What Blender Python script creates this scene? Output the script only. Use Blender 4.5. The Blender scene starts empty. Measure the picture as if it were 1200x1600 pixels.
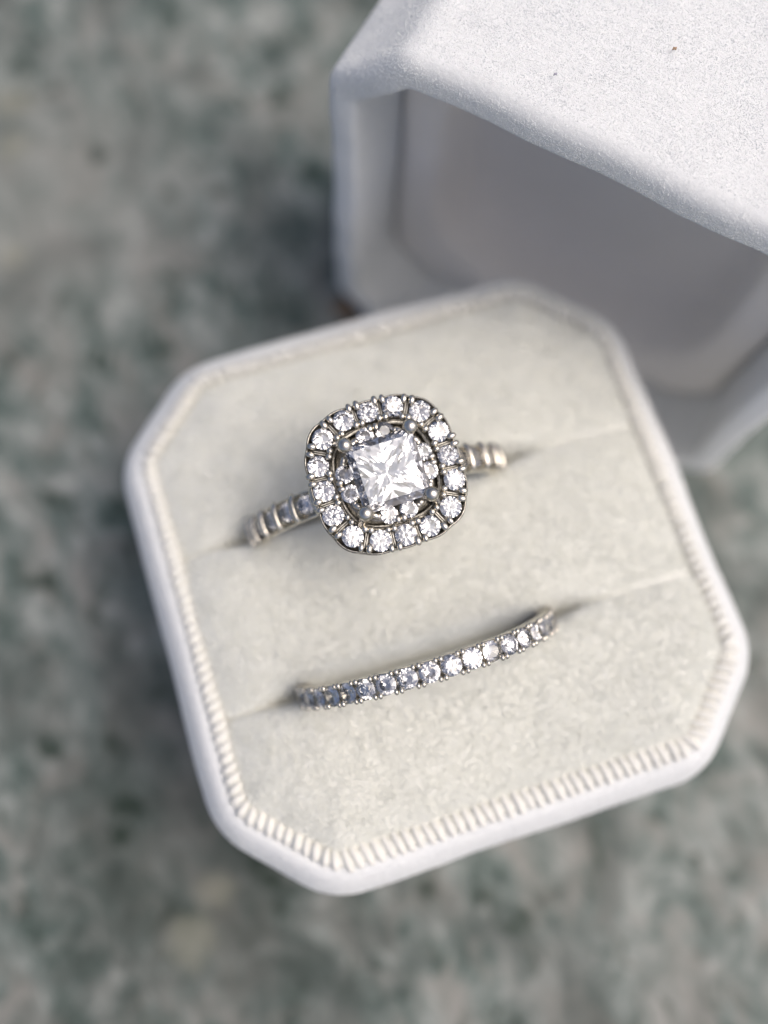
import bpy, bmesh, math, random
from math import sin, cos, pi, radians, sqrt
from mathutils import Vector, Matrix, Euler
import numpy as np

random.seed(7)
rng = np.random.default_rng(7)
SC = bpy.context.scene
COL = SC.collection
SC.unit_settings.system = 'METRIC'
SC.unit_settings.scale_length = 0.001          # one Blender unit is one millimetre
SC.unit_settings.length_unit = 'MILLIMETERS'

# ------------------------------------------------------------------ camera
H0 = 23.8                                       # height of the cord edging above the counter
cd = bpy.data.cameras.new('camera')
cam = bpy.data.objects.new('camera', cd)
COL.objects.link(cam)
right = Vector((0.95257, -0.30294, 0.02889))
up = Vector((0.28526, 0.92195, 0.26199))
back = right.cross(up).normalized()
m = Matrix((right, up, back)).transposed().to_4x4()
m.translation = Vector((-11.073, -14.293, 75.30 + H0))
cam.matrix_world = m
cd.sensor_fit = 'HORIZONTAL'
cd.sensor_width = 36.0
cd.lens = 45.0
cd.clip_start = 1.0
cd.clip_end = 20000.0
cd.dof.use_dof = True
cd.dof.focus_distance = 65.5
cd.dof.aperture_fstop = 0.0115                  # about 3.9 mm of real aperture
SC.camera = cam

# ------------------------------------------------------------------ daylight
SUN_EL, SUN_AZ = radians(61), math.atan2(-0.50, 0.86)      # direction towards the sun
SUN_DIR = Vector((cos(SUN_EL) * cos(SUN_AZ), cos(SUN_EL) * sin(SUN_AZ), sin(SUN_EL)))
w = bpy.data.worlds.new('World')
SC.world = w
w.use_nodes = True
nt = w.node_tree
nt.nodes.clear()
sky = nt.nodes.new('ShaderNodeTexSky')
sky.sky_type = 'NISHITA'
sky.sun_disc = False
sky.sun_elevation = SUN_EL
sky.sun_rotation = math.atan2(SUN_DIR.x, SUN_DIR.y)
sky.air_density = 0.46
sky.dust_density = 5.0
sky.ozone_density = 0.2
bg = nt.nodes.new('ShaderNodeBackground')
bg.inputs[1].default_value = 0.15
out = nt.nodes.new('ShaderNodeOutputWorld')
nt.links.new(sky.outputs[0], bg.inputs[0])
nt.links.new(bg.outputs[0], out.inputs[0])
sd = bpy.data.lights.new('sun', 'SUN')
sd.energy = 0.52
sd.angle = radians(54)
sd.color = (0.975, 1.0, 0.955)
sun = bpy.data.objects.new('sun', sd)
COL.objects.link(sun)
sun.rotation_euler = SUN_DIR.to_track_quat('Z', 'Y').to_euler()
sun.location = SUN_DIR * 400
SC.view_settings.view_transform = 'Standard'
SC.view_settings.look = 'None'
SC.view_settings.exposure = 0.25
SC.view_settings.gamma = 1.0
SC.cycles.max_bounces = 16
SC.cycles.transmission_bounces = 16
SC.cycles.glossy_bounces = 8
SC.cycles.diffuse_bounces = 5
SC.cycles.sample_clamp_indirect = 12.0
SC.cycles.use_denoising = True


# ------------------------------------------------------------------ helpers
def obj(name, verts, faces, mat, parent=None, smooth=False):
    me = bpy.data.meshes.new(name)
    me.from_pydata([tuple(v) for v in verts], [], faces)
    me.update()
    if smooth:
        me.polygons.foreach_set('use_smooth', [True] * len(me.polygons))
    if mat:
        me.materials.append(mat)
    o = bpy.data.objects.new(name, me)
    COL.objects.link(o)
    o.parent = parent
    return o


def copy_of(src, parent, matrix):
    o = src.copy()
    COL.objects.link(o)
    o.parent = parent
    o.matrix_local = matrix
    return o


def thing(name, label, cat, loc=(0, 0, 0), rot=None):
    o = bpy.data.objects.new(name, None)
    o.empty_display_size = 5
    COL.objects.link(o)
    o.location = loc
    if rot is not None:
        o.rotation_euler = rot
    tag(o, label, cat)
    return o


def tag(o, label=None, cat=None, group=None, kind=None):
    if label: o['label'] = label
    if cat: o['category'] = cat
    if group: o['group'] = group
    if kind: o['kind'] = kind
    return o


def loft(loops, close_v=False, cap0=False, cap1=False):
    """faces between equally long closed loops"""
    n = len(loops[0])
    V = [tuple(p) for L in loops for p in L]
    F = []
    k = len(loops)
    for i in range(k if close_v else k - 1):
        a, b = i * n, ((i + 1) % k) * n
        for j in range(n):
            j2 = (j + 1) % n
            F.append((a + j, a + j2, b + j2, b + j))
    if cap0: F.append(tuple(range(n))[::-1])
    if cap1: F.append(tuple(range((k - 1) * n, k * n)))
    return V, F


def octa(half, c, r=1.5, seg=6, per=4):
    """rounded chamfered square, counter-clockwise, constant point count"""
    h = half
    P = [(h, -h + c), (h, h - c), (h - c, h), (-h + c, h), (-h, h - c), (-h, -h + c), (-h + c, -h), (h - c, -h)]
    out = []
    for i in range(8):
        p0, p1, p2 = Vector(P[i - 1]), Vector(P[i]), Vector(P[(i + 1) % 8])
        d0, d1 = (p0 - p1).normalized(), (p2 - p1).normalized()
        a = d0.angle(d1) / 2
        rr = min(r, 0.45 * min((p0 - p1).length, (p2 - p1).length) * math.tan(a))
        t = rr / math.tan(a)
        ctr = p1 + (d0 + d1).normalized() * (rr / sin(a))
        s, e = p1 + d0 * t - ctr, p1 + d1 * t - ctr
        a0 = math.atan2(s.y, s.x)
        da = (math.atan2(e.y, e.x) - a0 + pi) % (2 * pi) - pi
        for k in range(seg + 1):
            an = a0 + da * k / seg
            out.append((ctr.x + rr * cos(an), ctr.y + rr * sin(an)))
        q1 = p1 + d1 * t
        dn = (P[(i + 2) % 8])
        nxt = Vector(P[(i + 1) % 8])
        d0n, d1n = (p1 - nxt).normalized(), (Vector(dn) - nxt).normalized()
        an2 = d0n.angle(d1n) / 2
        rn = min(r, 0.45 * min((p1 - nxt).length, (Vector(dn) - nxt).length) * math.tan(an2))
        q2 = nxt + d0n * (rn / math.tan(an2))
        for k in range(1, per):
            q = q1.lerp(q2, k / per)
            out.append((q.x, q.y))
    return out


def off_c(c, d):
    return c + 0.586 * d


def squircle(a, n, ph):
    return a / (abs(cos(ph)) ** n + abs(sin(ph)) ** n) ** (1 / n)


def tube(points, radii, seg=10, cap=True, up=Vector((0, 0, 1))):
    loops = []
    pts = [Vector(p) for p in points]
    for i, p in enumerate(pts):
        d = (pts[min(i + 1, len(pts) - 1)] - pts[max(i - 1, 0)]).normalized()
        u = d.cross(up)
        if u.length < 1e-4:
            u = d.cross(Vector((1, 0, 0)))
        u.normalize()
        v = u.cross(d)
        loops.append([p + (u * cos(2 * pi * k / seg) + v * sin(2 * pi * k / seg)) * radii[i] for k in range(seg)])
    return loft(loops, cap0=cap, cap1=cap)


# ------------------------------------------------------------------ materials
def mat(name):
    mm = bpy.data.materials.new(name)
    mm.use_nodes = True
    t = mm.node_tree
    return mm, t, t.nodes['Principled BSDF'], t.links


def node(t, kind, **kw):
    n = t.nodes.new(kind)
    for k, v in kw.items():
        setattr(n, k, v)
    return n


def noise(t, L, vec, scale, detail=3.0, rough=0.55, dist=0.0):
    n = node(t, 'ShaderNodeTexNoise')
    n.inputs['Scale'].default_value = scale
    n.inputs['Detail'].default_value = detail
    n.inputs['Roughness'].default_value = rough
    n.inputs['Distortion'].default_value = dist
    L.new(vec, n.inputs['Vector'])
    return n


def ramp(t, L, fac, stops):
    r = node(t, 'ShaderNodeValToRGB')
    e = r.color_ramp.elements
    while len(e) > 2:
        e.remove(e[-1])
    e[0].position, e[1].position = stops[0][0], stops[-1][0]
    e[0].color, e[1].color = (*stops[0][1], 1), (*stops[-1][1], 1)
    for p, c in stops[1:-1]:
        x = e.new(p)
        x.color = (*c, 1)
    L.new(fac, r.inputs[0])
    return r


def mix(t, L, fac, a, b):
    n = node(t, 'ShaderNodeMix', data_type='RGBA')
    for sock, val in ((n.inputs[0], fac), (n.inputs[6], a), (n.inputs[7], b)):
        if hasattr(val, 'is_output'):
            L.new(val, sock)
        elif isinstance(val, (int, float)):
            sock.default_value = val
        else:
            sock.default_value = (*val, 1)
    return n.outputs[2]


def fabric(name, c0, c1, scale, bump, sheen=0.3, bump_scale=4.0, stretch=(1, 1, 1), rough=0.95):
    mm, t, b, L = mat(name)
    tc = node(t, 'ShaderNodeTexCoord')
    mp = node(t, 'ShaderNodeMapping')
    mp.inputs['Scale'].default_value = stretch
    L.new(tc.outputs['Object'], mp.inputs[0])
    n1 = noise(t, L, mp.outputs[0], scale, 5, 0.65, 0.4)
    L.new(ramp(t, L, n1.outputs['Fac'], [(0.3, c0), (0.7, c1)]).outputs[0], b.inputs['Base Color'])
    n2 = noise(t, L, mp.outputs[0], bump_scale, 6, 0.7, 0.3)
    bp = node(t, 'ShaderNodeBump')
    bp.inputs['Strength'].default_value = 1.0
    bp.inputs['Distance'].default_value = bump
    L.new(n2.outputs['Fac'], bp.inputs['Height'])
    L.new(bp.outputs[0], b.inputs['Normal'])
    b.inputs['Roughness'].default_value = rough
    b.inputs['Specular IOR Level'].default_value = 0.15
    b.inputs['Sheen Weight'].default_value = sheen
    b.inputs['Sheen Roughness'].default_value = 0.5
    return mm


M_velvet = fabric('white_velvet', (0.80, 0.815, 0.805), (0.86, 0.875, 0.865), 1.2, 0.10, 0.25, 3.0)
M_nap = fabric('white_velvet_fibre', (0.74, 0.76, 0.755), (0.84, 0.86, 0.855), 0.8, 0.0, 0.0, 3.0)
M_cushion = fabric('cream_suede', (0.78, 0.78, 0.72), (0.85, 0.85, 0.79), 1.0, 0.16, 0.3, 1.5, (0.8, 1.15, 1))
M_cord = fabric('cream_cord', (0.80, 0.79, 0.73), (0.85, 0.845, 0.79), 1.5, 0.05, 0.2, 4.0)
M_liner = fabric('white_liner', (0.87, 0.835, 0.79), (0.90, 0.865, 0.82), 0.4, 0.02, 0.1, 3.0)


def metal(name, col, rough, dirt):
    mm, t, b, L = mat(name)
    tc = node(t, 'ShaderNodeTexCoord')
    n1 = noise(t, L, tc.outputs['Object'], 2.3, 4, 0.6)
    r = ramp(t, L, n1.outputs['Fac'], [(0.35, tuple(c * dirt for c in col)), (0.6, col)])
    L.new(r.outputs[0], b.inputs['Base Color'])
    rr = node(t, 'ShaderNodeMapRange')
    rr.inputs['To Min'].default_value = rough * 1.5
    rr.inputs['To Max'].default_value = rough * 0.7
    L.new(n1.outputs['Fac'], rr.inputs['Value'])
    L.new(rr.outputs[0], b.inputs['Roughness'])
    b.inputs['Metallic'].default_value = 1.0
    n2 = noise(t, L, tc.outputs['Object'], 14, 3)
    bp = node(t, 'ShaderNodeBump')
    bp.inputs['Distance'].default_value = 0.012
    bp.inputs['Strength'].default_value = 0.6
    L.new(n2.outputs['Fac'], bp.inputs['Height'])
    L.new(bp.outputs[0], b.inputs['Normal'])
    return mm


M_gold = metal('white_gold', (0.80, 0.75, 0.65), 0.15, 0.66)
M_frame = metal('darker_white_gold', (0.44, 0.42, 0.375), 0.22, 0.45)  # darker tone for the halo frames, inner bed and seat walls
M_bed = metal('darkest_white_gold', (0.24, 0.225, 0.20), 0.33, 0.5)  # darkest tone, for the floor of the outer halo channel


def gem(name, tint):
    mm, t, b, L = mat(name)
    t.nodes.remove(b)
    g = node(t, 'ShaderNodeBsdfGlass')
    g.inputs['Color'].default_value = (*tint, 1)
    g.inputs['Roughness'].default_value = 0.0
    g.inputs['IOR'].default_value = 2.417
    L.new(g.outputs[0], t.nodes['Material Output'].inputs[0])
    return mm


M_gem = gem('diamond', (0.925, 0.925, 0.925))


def marble():
    mm, t, b, L = mat('green_grey_marble')
    tc = node(t, 'ShaderNodeTexCoord')
    mp = node(t, 'ShaderNodeMapping')
    mp.inputs['Rotation'].default_value = (0, 0, radians(28))
    mp.inputs['Scale'].default_value = (1.2, 0.85, 1)
    L.new(tc.outputs['Object'], mp.inputs[0])
    v = mp.outputs[0]
    big = noise(t, L, v, 0.055, 4, 0.6, 0.8)
    med = noise(t, L, v, 0.22, 7, 0.70, 0.5)
    base = ramp(t, L, med.outputs['Fac'], [(0.33, (0.026, 0.046, 0.037)), (0.44, (0.122, 0.156, 0.142)),
                                           (0.53, (0.20, 0.228, 0.212)), (0.66, (0.37, 0.39, 0.365))])
    warm = noise(t, L, v, 0.13, 5, 0.6, 1.0)
    wf = ramp(t, L, warm.outputs['Fac'], [(0.47, (0, 0, 0)), (0.66, (0.75, 0.75, 0.75))])
    c = mix(t, L, wf.outputs[0], base.outputs[0], (0.29, 0.28, 0.255))
    df = ramp(t, L, big.outputs['Fac'], [(0.36, (0.65, 0.65, 0.65)), (0.52, (0, 0, 0))])
    c = mix(t, L, df.outputs[0], c, (0.050, 0.062, 0.057))
    spots = noise(t, L, v, 0.26, 3, 0.5, 0.5)
    sf = ramp(t, L, spots.outputs['Fac'], [(0.60, (0, 0, 0)), (0.72, (0.9, 0.9, 0.9))])
    c = mix(t, L, sf.outputs[0], c, (0.022, 0.040, 0.028))
    # rust-brown inclusion and the other placed marks, broad tone patches included
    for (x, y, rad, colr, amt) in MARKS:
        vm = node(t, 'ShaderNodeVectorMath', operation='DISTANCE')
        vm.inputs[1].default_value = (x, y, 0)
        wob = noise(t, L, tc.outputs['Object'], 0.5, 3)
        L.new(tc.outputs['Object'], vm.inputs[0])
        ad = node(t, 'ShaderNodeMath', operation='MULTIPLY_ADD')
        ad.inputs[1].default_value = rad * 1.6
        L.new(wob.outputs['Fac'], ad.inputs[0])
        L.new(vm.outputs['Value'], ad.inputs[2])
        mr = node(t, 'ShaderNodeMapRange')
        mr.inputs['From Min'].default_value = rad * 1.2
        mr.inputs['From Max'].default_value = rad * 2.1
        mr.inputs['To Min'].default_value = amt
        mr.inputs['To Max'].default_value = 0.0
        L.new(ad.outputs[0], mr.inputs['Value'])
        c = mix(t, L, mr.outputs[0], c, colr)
    L.new(c, b.inputs['Base Color'])
    b.inputs['Roughness'].default_value = 0.35
    b.inputs['Specular IOR Level'].default_value = 0.14
    return mm


# ------------------------------------------------------------------ counter
MARKS = []
RUST = (3.3, 34.6)
MARKS.append((RUST[0], RUST[1], 1.6, (0.20, 0.10, 0.035), 0.85))
for x, y, rad in ((-22.1, 72.3, .9), (-12.6, 54.9, .8), (-6.7, 53.1, 1.1), (-33.5, -10.5, 1.6), (-34.6, -13.2, 1.2), (-22, -19.2, 1.5), (-21.6, -21.4, 1.0), (-7.5, -26.9, 1.2), (-3, -29, .9), (-20.2, 22.7, 1.2), (-19.2, 62.0, 1.3)):
    MARKS.append((x, y, rad, (0.016, 0.030, 0.020), 0.8))        # dark green inclusions
for x, y, rad in ((-28.5, 66, 2.0), (-27.5, 72, 2.4), (-31.5, 51.8, 1.8), (-30.4, -24.3, 2.4), (-27.0, -20.5, 1.8)):
    MARKS.append((x, y, rad, (0.30, 0.295, 0.225), 0.42))         # pale yellowish clouds
MARKS.insert(0, (-30, -18, 16, (0.050, 0.058, 0.050), 0.62))        # broad dark patch: darker stone plus the box's shadow painted in
MARKS.insert(0, (-28, 58, 17, (0.28, 0.285, 0.262), 0.5))            # broad paler patch at the far left
S = 5000
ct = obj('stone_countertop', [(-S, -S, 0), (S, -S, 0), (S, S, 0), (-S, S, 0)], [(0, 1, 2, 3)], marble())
tag(ct, 'mottled grey-green marble countertop under the open ring box', kind='structure')

# ------------------------------------------------------------------ box base
base = thing('ring_box', 'cream octagonal velvet ring box base with ribbed cord edge holding two rings', 'ring box')
C0 = 5.68
prof = [(0.2, 22.9), (0.55, 23.35), (0.85, 23.45), (1.2, 23.38), (1.7, 23.0), (2.2, 22.25), (2.6, 21.5), (2.88, 20.2), (2.8, 17.5),
        (1.9, 10.0), (0.6, 3.2), (0.5, 0.4), (0.1, 0.02), (-3, 0.02)]
loops = []
for d, z in prof:
    wv = 0.05 if 0.9 < d and z > 5 else 0.0                       # hand-wrapped velvet is never quite straight
    loops.append([(x * (1 + wv * .05 * sin(.45 * y + z * .3)) + wv * sin(.33 * y + .7), y * (1 + wv * .05 * sin(.5 * x)) + wv * sin(.29 * x + 2.0),
                   z + wv * 1.1 * sin(.37 * x - .41 * y) + wv * .5 * sin(1.1 * x + .9 * y)) for x, y in octa(20 + d, off_c(C0, d), 3.4 + d, 7, 9)])
V, F = loft(loops, cap1=True)
shell = obj('outer_shell', V, F, M_velvet, base, True)

# cushion: three soft pads pressed together, the creases between them hold the rings
SLOT = [(5.55, -13.9, 7.6), (-7.55, -13.9, 7.3)]


def inside(x, y):
    ax, ay = np.abs(x), np.abs(y)
    return np.minimum(np.minimum(20 - ax, 20 - ay), ((40 - C0) - ax - ay) / sqrt(2))


def sm_noise(shape_x, shape_y, cell, amp, gx, gy):
    """smooth value noise on grid coordinates"""
    nx, ny = int(48 / cell) + 3, int(48 / cell) + 3
    g = rng.standard_normal((nx, ny))
    fx, fy = (gx + 23) / cell, (gy + 23) / cell
    ix, iy = np.floor(fx).astype(int), np.floor(fy).astype(int)
    tx, ty = fx - ix, fy - iy
    tx, ty = tx * tx * (3 - 2 * tx), ty * ty * (3 - 2 * ty)
    a = g[ix, iy] * (1 - tx) + g[ix + 1, iy] * tx
    b = g[ix, iy + 1] * (1 - tx) + g[ix + 1, iy + 1] * tx
    return amp * (a * (1 - ty) + b * ty)


xs = np.linspace(-19.7, 19.7, 190)
ys = [np.linspace(-19.7, 19.7, 170)]
for s, _, _ in SLOT:
    ys.append(s + np.linspace(-1.6, 1.6, 41))
ys = np.unique(np.round(np.concatenate(ys), 3))
keep = [ys[0]]
for v in ys[1:]:
    if v - keep[-1] > 0.05: keep.append(v)
ys = np.array(keep)
GX, GY = np.meshgrid(xs, ys, indexing='ij')
D = inside(GX, GY)
Z = 22.8 + 2.5 * (1 - np.exp(-np.clip(D + 0.2, 0, None) / 2.1))
Z += 1.1 * np.clip(D / 14, 0, 1) ** 0.8
Z += sm_noise(0, 0, 6.0, 0.14, GX, GY) + sm_noise(0, 0, 2.0, 0.05, GX, GY) + sm_noise(0, 0, 0.7, 0.022, GX, GY)
for s, xa, xb in SLOT:
    yc = s + 0.12 * np.sin(GX * 0.35 + s)
    dy = np.abs(GY - yc)
    # distance beyond the ring's ends along the crease
    ex = np.maximum(np.maximum(xa - GX, GX - xb), 0)
    near = np.exp(-(ex / 2.2) ** 2)
    depth = (0.62 + 0.15 * np.sin(GX * .5 + s)) * np.exp(-(ex / 5.5) ** 2) + 2.3 * near
    wd = 0.34 + 0.36 * near
    Z -= depth * np.exp(-(dy / wd) ** 2) + (0.22 + 0.30 * np.exp(-(ex / 5.0) ** 2)) * np.exp(-(dy / 1.5) ** 2)
nx, ny = GX.shape
idx = -np.ones(GX.shape, int)
ok = D > -0.6
vs, k = [], 0
for i in range(nx):
    for j in range(ny):
        if ok[i, j]:
            idx[i, j] = k
            k += 1
            vs.append((GX[i, j], GY[i, j], Z[i, j]))
fs = []
for i in range(nx - 1):
    for j in range(ny - 1):
        q = (idx[i, j], idx[i + 1, j], idx[i + 1, j + 1], idx[i, j + 1])
        if min(q) >= 0: fs.append(q)
cushion = obj('cushion', vs, fs, M_cushion, base, True)


def surf(x, y):
    i = int(np.clip(np.searchsorted(xs, x), 0, nx - 1)); j = int(np.clip(np.searchsorted(ys, y), 0, ny - 1))
    return float(Z[i, j])


# ribbed cord round the cushion: a core and some 130 single ribs
path = [Vector((x, y)) for x, y in octa(20.0, C0, 2.2, 8, 10)]
cl = [0.0]
for i in range(len(path)):
    cl.append(cl[-1] + (path[(i + 1) % len(path)] - path[i]).length)
per = cl[-1]


def along(s):
    s %= per
    for i in range(len(path)):
        if s <= cl[i + 1]:
            a, b = path[i], path[(i + 1) % len(path)]
            t = (s - cl[i]) / max(cl[i + 1] - cl[i], 1e-9)
            return a.lerp(b, t), (b - a).normalized()


CR = 0.64
loops = []
for i in range(len(path)):
    p = path[i]
    d = (path[(i + 1) % len(path)] - path[i - 1]).normalized()
    nrm = Vector((d.y, -d.x))
    loops.append([(p.x + nrm.x * CR * cos(a), p.y + nrm.y * CR * cos(a), 23.3 + CR * 0.8 * sin(a)) for a in [2 * pi * q / 10 for q in range(10)]])
V, F = loft(loops, close_v=True)
trim = obj('cord_edging', V, F, M_cord, base, True)
pts, rad = [], []
for q in range(9):
    a = radians(8 + 164 * q / 8)
    pts.append((0.52 * cos(a), 0.20 * cos(a), 0.50 * sin(a)))
    rad.append(0.28 if 0 < q < 8 else 0.24)
V, F = tube(pts, rad, 7, up=Vector((0, 1, 0)))
N_RIB = 184
rib0 = obj('cord_rib', V, F, M_cord, trim, True)
for i in range(N_RIB):
    p, d = along(per * i / N_RIB + random.uniform(-.06, .06))
    a = math.atan2(-d.x, d.y)
    M = Matrix.Translation((p.x, p.y, 23.34 + 0.55 * max(0.0, -d.x) + 0.3 * max(0.0, d.y) + random.uniform(-.05, .05))) @ Euler((random.uniform(-.06, .06), random.uniform(-.08, .08), a + random.uniform(-.08, .08))).to_matrix().to_4x4()
    wide = 1.0 + 0.42 * max(0.0, d.x) * min(1, max(0, (d.y + .55) / .5))             # flattened wider along the front
    M = M @ Matrix.Diagonal((wide * random.uniform(.94, 1.06), random.uniform(.9, 1.08), random.uniform(.94, 1.05), 1))
    if i == 0:
        rib0.matrix_local = M
    else:
        copy_of(rib0, trim, M)

# ------------------------------------------------------------------ lid, standing on one flat side
YAW = -0.80
bdir = Vector((0.717, 0.697, 0))
LW, LC = 22.0, 6.1
lid = thing('ring_box_lid', 'white velvet octagonal ring box lid standing on its side behind the base', 'box lid',
            Vector((17.28, 18.73, 0)) + bdir * -0.4 + Vector((0.697, -0.717, 0)) * -0.25, Euler((0, 0, YAW)))
# local axes: x along the rim, y into the depth, z up


def lid_loop(off, depth, r=3.0):
    P = octa(LW + off, off_c(LC, off), max(r + off, 1.2), 7, 10)
    return [(x + .10 * sin(.31 * z + depth * .2), depth + .12 * sin(.55 * x + 1.0) + .10 * sin(.9 * z + .4),
             z + LW + .16 * sin(.22 * x + 2.2) * (1 if z > 0 else 0) + .05 * sin(1.1 * x)) for x, z in P]


W = 2.75
prof = []
for q in range(0, 9):                                        # soft outer lip
    a = radians(90 * q / 8)
    prof.append((-1.25 + 1.25 * sin(a), 1.25 - 1.25 * cos(a)))
outer = prof[::-1]
lip_in = [(-W + 0.75 - 0.75 * sin(radians(90 * q / 5)), 0.75 - 0.75 * cos(radians(90 * q / 5))) for q in range(0, 6)]
full = [(0.0, 19.5), (0.02, 12.0), (0.0, 6.0), (0.0, 3.0)] + outer + lip_in + [(-W, 3.0), (-W, 9.0)]
loops = [lid_loop(o, d) for o, d in full]
back = [lid_loop(-LW + 3, 21.4, 1.8), lid_loop(-6, 21.4), lid_loop(-2.2, 21.2), lid_loop(-0.7, 20.7)]
V, F = loft(back + loops, cap0=True)
F = [f[::-1] for f in F]
lid_shell = obj('outer_shell', V, F, M_velvet, lid, True)
# recessed liner: a padded frame with a rounded pocket
lin = [(-W - 0.25, 10.5), (-W - 0.28, 8.6), (-W - 0.45, 8.05), (-W - 0.8, 7.8), (-W - 1.6, 7.75), (-W - 2.3, 7.85)]
loops = [lid_loop(o, d, 2.6) for o, d in lin]
n = len(loops[0])
ring_ang = [math.atan2(p[2] - LW, p[0]) for p in loops[0]]
for a, dpt in ((15.6, 8.1), (15.2, 8.9), (14.9, 11), (14.6, 14), (13.9, 15.6), (12.5, 16.2), (9, 16.5), (3, 16.5)):
    loops.append([(squircle(a, 3.4, t) * cos(t), dpt, LW + squircle(a, 3.4, t) * sin(t)) for t in ring_ang])
V, F = loft(loops, cap1=True)
F = [f[::-1] for f in F]
liner = obj('liner', V, F, M_liner, lid, True)

# velvet pile of the lid: short curved fibres on the shell


def pile(name, src, mat_, parent, n_fibre, length, radius, sel, lean, clump=1.0, wave=0.55):
    me = src.data
    me.calc_loop_triangles()
    co = np.array([v.co for v in me.vertices])
    vn = np.array([v.normal for v in me.vertices])
    tri = np.array([t.vertices for t in me.loop_triangles])
    cen = co[tri].mean(1)
    tri = tri[[sel(c) for c in cen]]
    a, b, c = co[tri[:, 0]], co[tri[:, 1]], co[tri[:, 2]]
    area = np.linalg.norm(np.cross(b - a, c - a), axis=1)
    pick = rng.choice(len(tri), n_fibre, p=area / area.sum())
    u, v = rng.random(n_fibre), rng.random(n_fibre)
    fl = u + v > 1
    u[fl], v[fl] = 1 - u[fl], 1 - v[fl]
    wgt = np.stack([1 - u - v, u, v], 1)[:, :, None]
    P = (co[tri[pick]] * wgt).sum(1)
    N = (vn[tri[pick]] * wgt).sum(1)
    N /= np.linalg.norm(N, axis=1)[:, None] + 1e-9
    # tufts lean together where the pile has been brushed
    ph = P * wave
    ln = np.stack([np.sin(ph[:, 0] * 1.3 + 2 * np.sin(ph[:, 1])), np.sin(ph[:, 1] * 1.7 + ph[:, 0]), np.sin(ph[:, 2] * 1.2 + 1.4 * ph[:, 1])], 1) * lean
    ln += rng.standard_normal((n_fibre, 3)) * 0.55
    ln -= (ln * N).sum(1)[:, None] * N
    Ln = (length * rng.uniform(0.5, 1.15, n_fibre))[:, None]
    cell = np.floor(P / 0.70 + 0.15 * np.sin(P[:, [1, 2, 0]] * 2.1))
    hsh = np.modf(np.abs(np.sin(cell @ np.array([[12.9, 39.3, 73.1], [78.2, 11.1, 52.2], [37.7, 83.1, 19.4]])) * 43758.5))[0]
    ctr_ = (cell + 0.2 + 0.6 * hsh) * 0.70
    pull = ctr_ - P
    pull -= (pull * N).sum(1)[:, None] * N
    Ln *= 1 + clump * (0.8 * hsh[:, :1] - 0.4)
    p0 = P - N * 0.04
    p1 = P + (N * 0.5 + ln * 0.15) * Ln + pull * 0.3 * clump
    p2 = P + (N * 0.85 + ln * 0.45) * Ln + pull * 0.55 * clump
    cv = bpy.data.hair_curves.new(name)
    cv.add_curves([3] * n_fibre)
    pos = np.stack([p0, p1, p2], 1).reshape(-1).astype(np.float32)
    cv.attributes['position'].data.foreach_set('vector', pos) if 'position' in cv.attributes else cv.position_data.foreach_set('vector', pos)
    ra = cv.attributes.get('radius') or cv.attributes.new('radius', 'FLOAT', 'POINT')
    ra.data.foreach_set('value', np.tile(np.array([radius, radius * 0.9, radius * 0.35], np.float32), n_fibre))
    cv.materials.append(mat_)
    o = bpy.data.objects.new(name, cv)
    COL.objects.link(o)
    o.parent = parent
    tag(o, kind='stuff')
    return o


pile('velvet_pile', lid_shell, M_nap, lid, 210000, 0.44, 0.036,
     lambda c: c[1] < 20.8 and (c[2] > 30 or c[0] < -18), 0.5, 0.45)
M_cnap = fabric('cream_velvet_fibre', (0.915, 0.922, 0.882), (0.94, 0.947, 0.91), 1.8, 0.0, 0.0, 3.0)
pile('velvet_pile', cushion, M_cnap, base, 200000, 0.27, 0.026, lambda c: inside(c[0], c[1]) > 0.75 and min(abs(c[1] - 5.55), abs(c[1] + 7.55)) > (.40 if -16 < c[0] < 9.5 else .16), 0.30, 0.06, 1.3)
pile('velvet_pile', shell, M_nap, base, 45000, 0.60, 0.036, lambda c: c[2] > 15, 0.4)

# two specks of lint on the lid's upper side
for (lx, ly, s, colr, lab) in ((23.93, 24.84, 0.13, (0.40, 0.27, 0.17), 'tiny brown speck of lint on the white velvet lid'),
                               (15.31, 25.19, 0.11, (0.38, 0.38, 0.44), 'tiny grey speck of lint near the rim of the velvet lid')):
    mm, t, b, L = mat('lint')
    b.inputs['Base Color'].default_value = (*colr, 1)
    b.inputs['Roughness'].default_value = 0.9
    P3 = [(-1.2 * s, -0.4 * s, 0), (-0.3 * s, 0.3 * s, 0.3 * s), (0.6 * s, -0.2 * s, 0.1 * s), (1.3 * s, 0.5 * s, 0.3 * s)]
    V, F = tube(P3, [s * .35, s * .75, s * .8, s * .3], 7)
    o = obj('lint_speck', V, F, mm, None, True)
    o.location = (lx, ly, 2 * LW + 0.5)
    tag(o, lab, 'lint')


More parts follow.
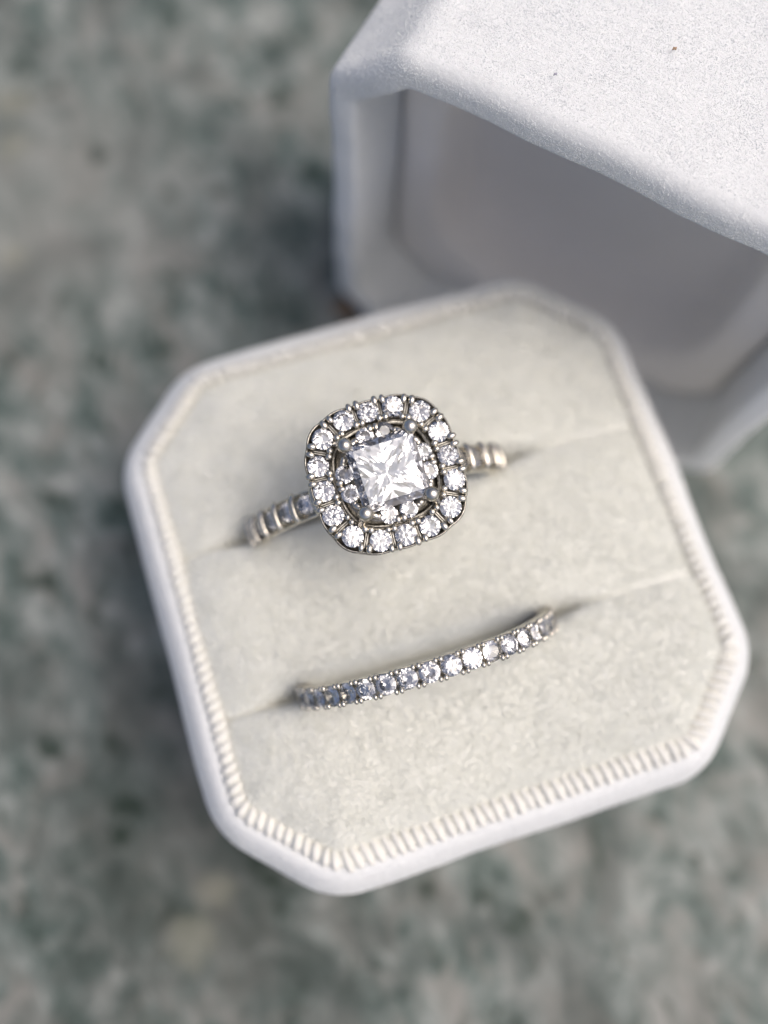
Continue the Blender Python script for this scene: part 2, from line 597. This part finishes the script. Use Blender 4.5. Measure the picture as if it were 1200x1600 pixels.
# ------------------------------------------------------------------ gems
def brilliant(name):
    """round brilliant, girdle radius 1 at z 0"""
    V, F = [], []
    tz, cz, gz = 0.33, 0.20, 0.025
    for k in range(8): V.append((0.57 * cos(k * pi / 4), 0.57 * sin(k * pi / 4), tz))          # 0-7 table
    for k in range(8): V.append((0.775 * cos((k + .5) * pi / 4), 0.775 * sin((k + .5) * pi / 4), cz))   # 8-15
    for k in range(16): V.append((cos(k * pi / 8), sin(k * pi / 8), gz))      # 16-31
    for k in range(16): V.append((cos(k * pi / 8), sin(k * pi / 8), -gz))     # 32-47
    pd = 0.90
    for k in range(8):
        r = 0.30
        V.append((r * cos((k + .5) * pi / 4), r * sin((k + .5) * pi / 4), -gz - pd + pd * r * cos(pi / 8)))   # 48-55
    V.append((0, 0, -gz - pd))                                                # 48
    F.append(tuple(range(8)))
    for k in range(8):
        k1 = (k + 1) % 8
        F.append((k, 8 + k, k1))
        F.append((k, 8 + (k - 1) % 8, 16 + 2 * k, 8 + k))
        F.append((8 + k, 16 + 2 * k, 16 + 2 * k + 1))
        F.append((8 + k, 16 + 2 * k + 1, 16 + (2 * k + 2) % 16))
        F.append((56, 48 + k, 32 + 2 * k, 48 + (k - 1) % 8))
        F.append((48 + k, 32 + 2 * k + 1, 32 + 2 * k))
        F.append((48 + k, 32 + (2 * k + 2) % 16, 32 + 2 * k + 1))
    for k in range(16):
        k1 = (k + 1) % 16
        F.append((16 + k, 32 + k, 32 + k1, 16 + k1))
    return V, F


def princess():
    V, F = [], []

    def add(*p):
        V.append(p)
        return len(V) - 1
    quarter = []
    cul = add(0, 0, -1.42)
    T = [add(x * .80, y * .80, .14) for x, y in ((1, 1), (-1, 1), (-1, -1), (1, -1))]
    G = [add(x, y, .04) for x, y in ((1, 1), (-1, 1), (-1, -1), (1, -1))]
    g = [add(x, y, -.04) for x, y in ((1, 1), (-1, 1), (-1, -1), (1, -1))]
    F.append(tuple(T))
    diag = [(.83, -.33), (.64, -.64), (.42, -.95), (.20, -1.20)]
    axis = [(.77, -.40), (.53, -.76), (.29, -1.06), (.12, -1.27)]
    jr = random.Random(3)
    for k in range(4):
        k1 = (k + 1) % 4
        a, b = V[G[k]], V[G[k1]]
        mx, my = (a[0] + b[0]) / 2, (a[1] + b[1]) / 2
        c = add(mx * .90, my * .90, .085)
        F += [(T[k], c, T[k1]), (T[k], G[k], c), (c, G[k], G[k1]), (c, G[k1], T[k1])]
        mid = add(mx, my, -.04)
        F.append((G[k], g[k], mid, g[k1], G[k1]))
        Ax = [add(mx * x, my * x, z) for x, z in axis]
        for (cc, gg, sgn) in ((k, g[k], 1), (k1, g[k1], -1)):
            cx, cy = (1 if V[gg][0] > 0 else -1), (1 if V[gg][1] > 0 else -1)
            Dc = [add(cx * x, cy * x, z) for x, z in diag]
            rows = []
            for q in range(4):                         # chevrons: a keel runs down each half side
                A, Bv = V[Ax[q]], V[Dc[q]]
                o_ = (1.042 if q % 2 == 0 else .972) + jr.uniform(-.002, .002)
                kz = (A[2] + Bv[2]) / 2
                rows.append((Ax[q], add((A[0] + Bv[0]) / 2 * o_, (A[1] + Bv[1]) / 2 * o_, kz), Dc[q]))
            tri = [(mid, gg, rows[0][1]), (mid, rows[0][1], rows[0][0]), (gg, rows[0][2], rows[0][1])]
            for q in range(3):
                A, Bv = rows[q], rows[q + 1]
                tri += [(A[0], A[1], Bv[0]), (A[1], Bv[1], Bv[0]), (A[1], A[2], Bv[2]), (A[1], Bv[2], Bv[1])]
            L_ = rows[3]
            tri += [(L_[0], L_[1], cul), (L_[1], L_[2], cul)]
            F += [f if sgn > 0 else f[::-1] for f in tri]
    # the girdle's lower edge has a vertex at each middle
    return V, F


def fix_normals(o):
    bm = bmesh.new()
    bm.from_mesh(o.data)
    bmesh.ops.remove_doubles(bm, verts=bm.verts, dist=1e-5)
    bmesh.ops.recalc_face_normals(bm, faces=bm.faces)
    bm.to_mesh(o.data)
    bm.free()


def ball_mesh(r=1.0, squash=1.0, seg=12, rings=7):
    V, F = [(0, 0, r * squash)], []
    for i in range(1, rings):
        a = pi * i / rings
        for k in range(seg):
            V.append((r * sin(a) * cos(2 * pi * k / seg), r * sin(a) * sin(2 * pi * k / seg), r * cos(a) * squash))
    V.append((0, 0, -r * squash))
    for k in range(seg): F.append((0, 1 + k, 1 + (k + 1) % seg))
    for i in range(rings - 2):
        for k in range(seg):
            a = 1 + i * seg + k
            b = 1 + i * seg + (k + 1) % seg
            F.append((a, a + seg, b + seg, b))
    last = len(V) - 1
    for k in range(seg):
        F.append((last, last - seg + (k + 1) % seg, last - seg + k))
    return V, F


# ------------------------------------------------------------------ halo ring
TH1 = radians(7.5)
ring1 = thing('halo_ring', 'white gold ring with square diamond in a double halo, in the upper slot', 'ring',
              (-3.15, 5.6, H0 + 0.5), Euler((TH1, 0, 0)))
# local: ring axis along y, the head straight up z; the shank's circle lies in x-z


def ring_sweep(profile, a0, a1, n, closed=False):
    """profile (y, r) swept round the y axis; angle 0 is straight up"""
    loops = []
    for i in range(n + (0 if closed else 1)):
        a = a0 + (a1 - a0) * i / n
        loops.append([(r * sin(a), y, r * cos(a)) for y, r in profile])
    return loft(loops, close_v=closed, cap0=not closed, cap1=not closed)


def on_ring(a, r, y=0.0, extra=None):
    M = Matrix.Rotation(a, 4, 'Y') @ Matrix.Translation((0, y, r))
    return M @ extra if extra else M


sh = [(-1.02, 9.95), (-0.98, 10.02), (-0.88, 10.04), (-0.80, 9.95), (-0.74, 9.45), (0.74, 9.45), (0.80, 9.95), (0.88, 10.04), (0.98, 10.02), (1.02, 9.95),
      (0.98, 9.3), (0.80, 9.05), (0.3, 8.95), (-0.3, 8.95), (-0.80, 9.05), (-0.98, 9.3)]
V, F = ring_sweep(sh, 0, 2 * pi, 160, True)
shank = obj('shank', V, F, M_gold, ring1, True)
# rounded bars between the shank stones
bp = []
for q in range(11):
    y = -1.05 + 2.1 * q / 10
    bp.append((0, y, 0.42 * sqrt(max(0, 1 - (y / 1.10) ** 2)) + 0.24))
V, F = tube(bp, [0.16, 0.23, 0.27, 0.28, 0.28, 0.28, 0.28, 0.28, 0.27, 0.23, 0.16], 9, up=Vector((1, 0, 0)))
bar0 = obj('shank_bar', V, F, M_gold, ring1, True)
V, F = brilliant('shank_diamond')
sg0 = obj('shank_diamond', V, F, M_gem, ring1)
fix_normals(sg0)
first = True
PITCH = 10.4
for s in (-1, 1):
    for k in range(6):
        ab = s * radians(39.5 + PITCH * k)
        if k < 6:
            M = on_ring(ab, 9.98)
            if first: bar0.matrix_local = M
            else: copy_of(bar0, ring1, M)
        ag = s * radians(34.3 + PITCH * k)
        M = on_ring(ag, 10.33, 0, Matrix.Rotation(random.uniform(0, 6), 4, 'Z') @ Matrix.Diagonal((.76, .76, random.uniform(.5, .76), 1)))
        if first: sg0.matrix_local = M
        else: copy_of(sg0, ring1, M)
        first = False
for s in (-1, 1):
    copy_of(bar0, ring1, on_ring(s * radians(29.2), 9.98))

# head: two tiers swept round rounded-square outlines
HZ = 12.0
NPH = 192


def tier(name, profile, nexp, mat_, scallop=0.0, count=16, parent=ring1):
    loops = []
    for a, z, sc in profile:
        L = []
        for k in range(NPH):
            ph = 2 * pi * k / NPH
            r = squircle(a, nexp, ph)
            if sc:
                r += sc * scallop * (abs(cos(count / 2 * ph)) - 0.6)
            L.append((r * cos(ph), r * sin(ph), HZ + z))
        loops.append(L)
    V, F = loft(loops, close_v=True)
    o = obj(name, V, F, mat_, parent, True)
    fix_normals(o)
    return o


outer_t = tier('outer_halo_frame', [(4.9, -1.45, 0), (5.15, -1.1, 0), (5.30, -.6, .5), (5.31, -.24, 1), (5.28, -.13, 1), (5.22, -.10, 1), (5.16, -.15, 1), (5.13, -.3, 0),
                                    (5.12, -.85, 0), (3.70, -.85, 0), (3.69, -.6, 0), (3.68, -.5, 0), (3.66, -.48, 0), (3.63, -.54, 0), (3.60, -1.2, 0)], 3.0, M_frame, 0.13)
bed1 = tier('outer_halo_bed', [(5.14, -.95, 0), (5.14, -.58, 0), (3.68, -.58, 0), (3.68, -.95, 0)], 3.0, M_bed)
inner_t = tier('inner_halo_frame', [(3.54, -1.3, 0), (3.53, -.1, 0), (3.51, -.45, .6), (3.47, -.36, 1), (3.42, -.38, 1), (3.40, -.45, 0), (3.37, -.7, 0),
                                    (2.28, -.7, 0), (2.24, -.8, 0), (2.10, -1.5, 0)], 2.8, M_frame, 0.05, 8)
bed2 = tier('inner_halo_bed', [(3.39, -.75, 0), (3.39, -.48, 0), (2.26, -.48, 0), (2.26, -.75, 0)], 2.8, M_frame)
# basket under the halo, narrowing to the shank
basket = tier('basket', [(3.9, -1.25, 0), (4.0, -1.45, 0), (3.6, -1.75, 0), (2.2, -2.5, 0), (1.5, -3.0, 0), (1.1, -2.9, 0), (1.9, -2.3, 0), (3.2, -1.45, 0)], 2.6, M_gold)

# halo diamonds: four corners and three along each side, then two per side inside
V, F = brilliant('halo_diamond')
hg0 = obj('halo_diamond', V, F, M_gem, ring1)
fix_normals(hg0)
hs = []
for q in range(4):
    R = Matrix.Rotation(q * pi / 2, 4, 'Z')
    for x, y in ((-1.76, 4.36), (0.02, 4.47), (1.78, 4.36), (3.52, 3.52)):
        hs.append(R @ Vector((x, y, 0)))
for i, p in enumerate(hs):
    M = Matrix.Translation((p.x, p.y, HZ + 0.03)) @ Euler((random.uniform(-.10, .10), random.uniform(-.10, .10), random.uniform(0, 6))).to_matrix().to_4x4() @ Matrix.Diagonal((.76, .76, random.uniform(.60, .78), 1))
    if i == 0: hg0.matrix_local = M
    else: copy_of(hg0, ring1, M)
V, F = brilliant('inner_halo_diamond')
ig0 = obj('inner_halo_diamond', V, F, M_gem, ring1)
fix_normals(ig0)
inn = []
for q in range(4):
    R = Matrix.Rotation(q * pi / 2, 4, 'Z')
    for x, y in ((-.70, 2.82), (.70, 2.82)):
        inn.append(R @ Vector((x, y, 0)))
for i, p in enumerate(inn):
    M = Matrix.Translation((p.x, p.y, HZ + 0.20)) @ Euler((random.uniform(-.06, .06), random.uniform(-.06, .06), random.uniform(0, 6))).to_matrix().to_4x4() @ Matrix.Diagonal((.65, .65, random.uniform(.46, .66), 1))
    if i == 0: ig0.matrix_local = M
    else: copy_of(ig0, ring1, M)

# bead prongs
V, F = ball_mesh(1.0, 1.0, 12, 7)
bd0 = obj('bead_prong', V, F, M_gold, ring1, True)
nb = 0


def bead(x, y, z, r, stretch=1.0, ang=0.0):
    global nb
    M = Matrix.Translation((x, y, z)) @ Matrix.Rotation(ang, 4, 'Z') @ Matrix.Diagonal((r * stretch, r, r * 0.95, 1))
    if nb == 0: bd0.matrix_local = M
    else: copy_of(bd0, ring1, M)
    nb += 1


for i in range(16):
    a, b = hs[i], hs[(i + 1) % 16]
    # neighbours in order of angle
order = sorted(hs, key=lambda p: math.atan2(p.y, p.x))
for i in range(16):
    a, b = order[i], order[(i + 1) % 16]
    mid = (a + b) / 2
    t = (b - a).normalized()
    ph = math.atan2(mid.y, mid.x)
    nrm = Vector((t.y, -t.x, 0))
    if nrm.dot(mid) < 0: nrm = -nrm
    for e in (-1, 1):                                        # twin walls between neighbouring stones
        c = mid + t * e * .07
        bx = [(u, v, z) for z in (-.84, -.24) for u, v in ((-.62, -.035), (.62, -.035), (.62, .035), (-.62, .035))]
        vv = [(c.x + nrm.x * u + t.x * v, c.y + nrm.y * u + t.y * v, HZ + z) for u, v, z in bx]
        fix_normals(obj('seat_wall', vv, [(0, 1, 2, 3), (4, 5, 6, 7), (0, 1, 5, 4), (1, 2, 6, 5), (2, 3, 7, 6), (3, 0, 4, 7)], M_frame, ring1))
    for side, o_ in ((1, .66), (-1, .62)):
        for s in (-1, 1):
            p = mid + nrm * side * o_ + t * s * (0.28 if side > 0 else 0.21)
            bead(p.x, p.y, HZ + 0.13 + random.uniform(-.03, .03), random.uniform(.215, .26), 1.5 if side > 0 else 1.15, math.atan2(nrm.y, nrm.x))
order2 = sorted(inn, key=lambda p: math.atan2(p.y, p.x))
for i in range(8):
    a, b = order2[i], order2[(i + 1) % 8]
    mid = (a + b) / 2
    t = (b - a).normalized()
    nrm = Vector((t.y, -t.x, 0))
    if nrm.dot(mid) < 0: nrm = -nrm
    gap = (b - a).length
    if gap < 1.5:
        for s in (-1, 1):
            p = mid + nrm * .46 + t * s * .22
            bead(p.x, p.y, HZ + .10, .25, 1.3, math.atan2(nrm.y, nrm.x))
    else:
        for s in (-1, 1):
            p = mid + nrm * .50 + t * s * .62
            bead(p.x, p.y, HZ + .08, .28, 1.5, math.atan2(t.y, t.x))
            p = mid + nrm * .42 + t * s * .92
            bead(p.x, p.y, HZ + .10, .20, 1.3, math.atan2(nrm.y, nrm.x))

# centre stone and its four ball-ended prongs
V, F = princess()
ctr = obj('centre_diamond', V, F, M_gem, ring1)
fix_normals(ctr)
ctr.matrix_local = Matrix.Translation((0.03, -.03, HZ + 0.95)) @ Matrix.Rotation(radians(.8), 4, 'Z') @ Matrix.Diagonal((2.40, 2.40, 1.88, 1))
prong0 = None
for sx, sy in ((1, 1), (-1, 1), (-1, -1), (1, -1)):
    pts = [(3.15, 3.15, -1.9), (3.0, 3.0, -.6), (2.78, 2.78, .35), (2.52, 2.52, .95), (2.40, 2.40, 1.12)]
    V, F = tube([(x * sx * .95, y * sy, HZ + z) for x, y, z in pts], [.26, .28, .28, .30, .28], 10)
    V2, F2 = ball_mesh(.54, .92, 18, 11)
    k = len(V)
    V = list(V) + [(x + 2.33 * sx, y + 2.42 * sy, z + HZ + 1.28) for x, y, z in V2]
    F = F + [tuple(i + k for i in f) for f in F2]
    pr = obj('prong', V, F, M_gold, ring1, True)

# ------------------------------------------------------------------ eternity band
TH2 = radians(11.6)
ring2 = thing('eternity_band', 'thin white gold band with a row of round diamonds, in the lower slot', 'ring',
              (-3.3, -7.55, H0 + 0.5), Euler((TH2, 0, 0)))
bpf = [(-.74, 9.95), (-.70, 10.12), (-.64, 10.12), (-.58, 9.48), (.58, 9.48), (.62, 10.12), (.70, 10.12), (.74, 9.95), (.72, 9.3), (.55, 9.1), (-.55, 9.1), (-.72, 9.3)]
P = radians(8.72)
loops = []
NB = 328
for i in range(NB):
    a = 2 * pi * i / NB
    sc = abs(sin(pi * (a - radians(2.5)) / P))               # scalloped edge, narrow between two stones
    L = []
    for y, r in bpf:
        yy = 1.08 * (y * (1 - 0.10 * sc) if r > 9.9 else y)
        rr = r - (0.10 * sc if r > 9.9 else 0)
        L.append((rr * sin(a), yy, rr * cos(a)))
    loops.append(L)
V, F = loft(loops, close_v=True)
bb = obj('band_body', V, F, M_gold, ring2, True)
fix_normals(bb)
V, F = brilliant('band_diamond')
bg0 = obj('band_diamond', V, F, M_gem, ring2)
fix_normals(bg0)
V, F = ball_mesh(1.0, 1.0, 10, 6)
bp0 = obj('bead_prong', V, F, M_gold, ring2, True)
f1 = f2 = True
for k in range(-12, 12):
    a = radians(2.5) + k * P
    M = on_ring(a, 10.22, 0, Euler((random.uniform(-.05, .05), random.uniform(-.05, .05), random.uniform(0, 6))).to_matrix().to_4x4() @ Matrix.Diagonal((.74, .74, random.uniform(.52, .76), 1)))
    if f1: bg0.matrix_local = M
    else: copy_of(bg0, ring2, M)
    f1 = False
    for s in (-1, 1):
        for e in (-1, 1):
            M = on_ring(a + P / 2 + e * radians(1.05), 10.28, s * 0.65, Matrix.Diagonal((.19, .24, .20, 1)))
            if f2: bp0.matrix_local = M
            else: copy_of(bp0, ring2, M)
            f2 = False
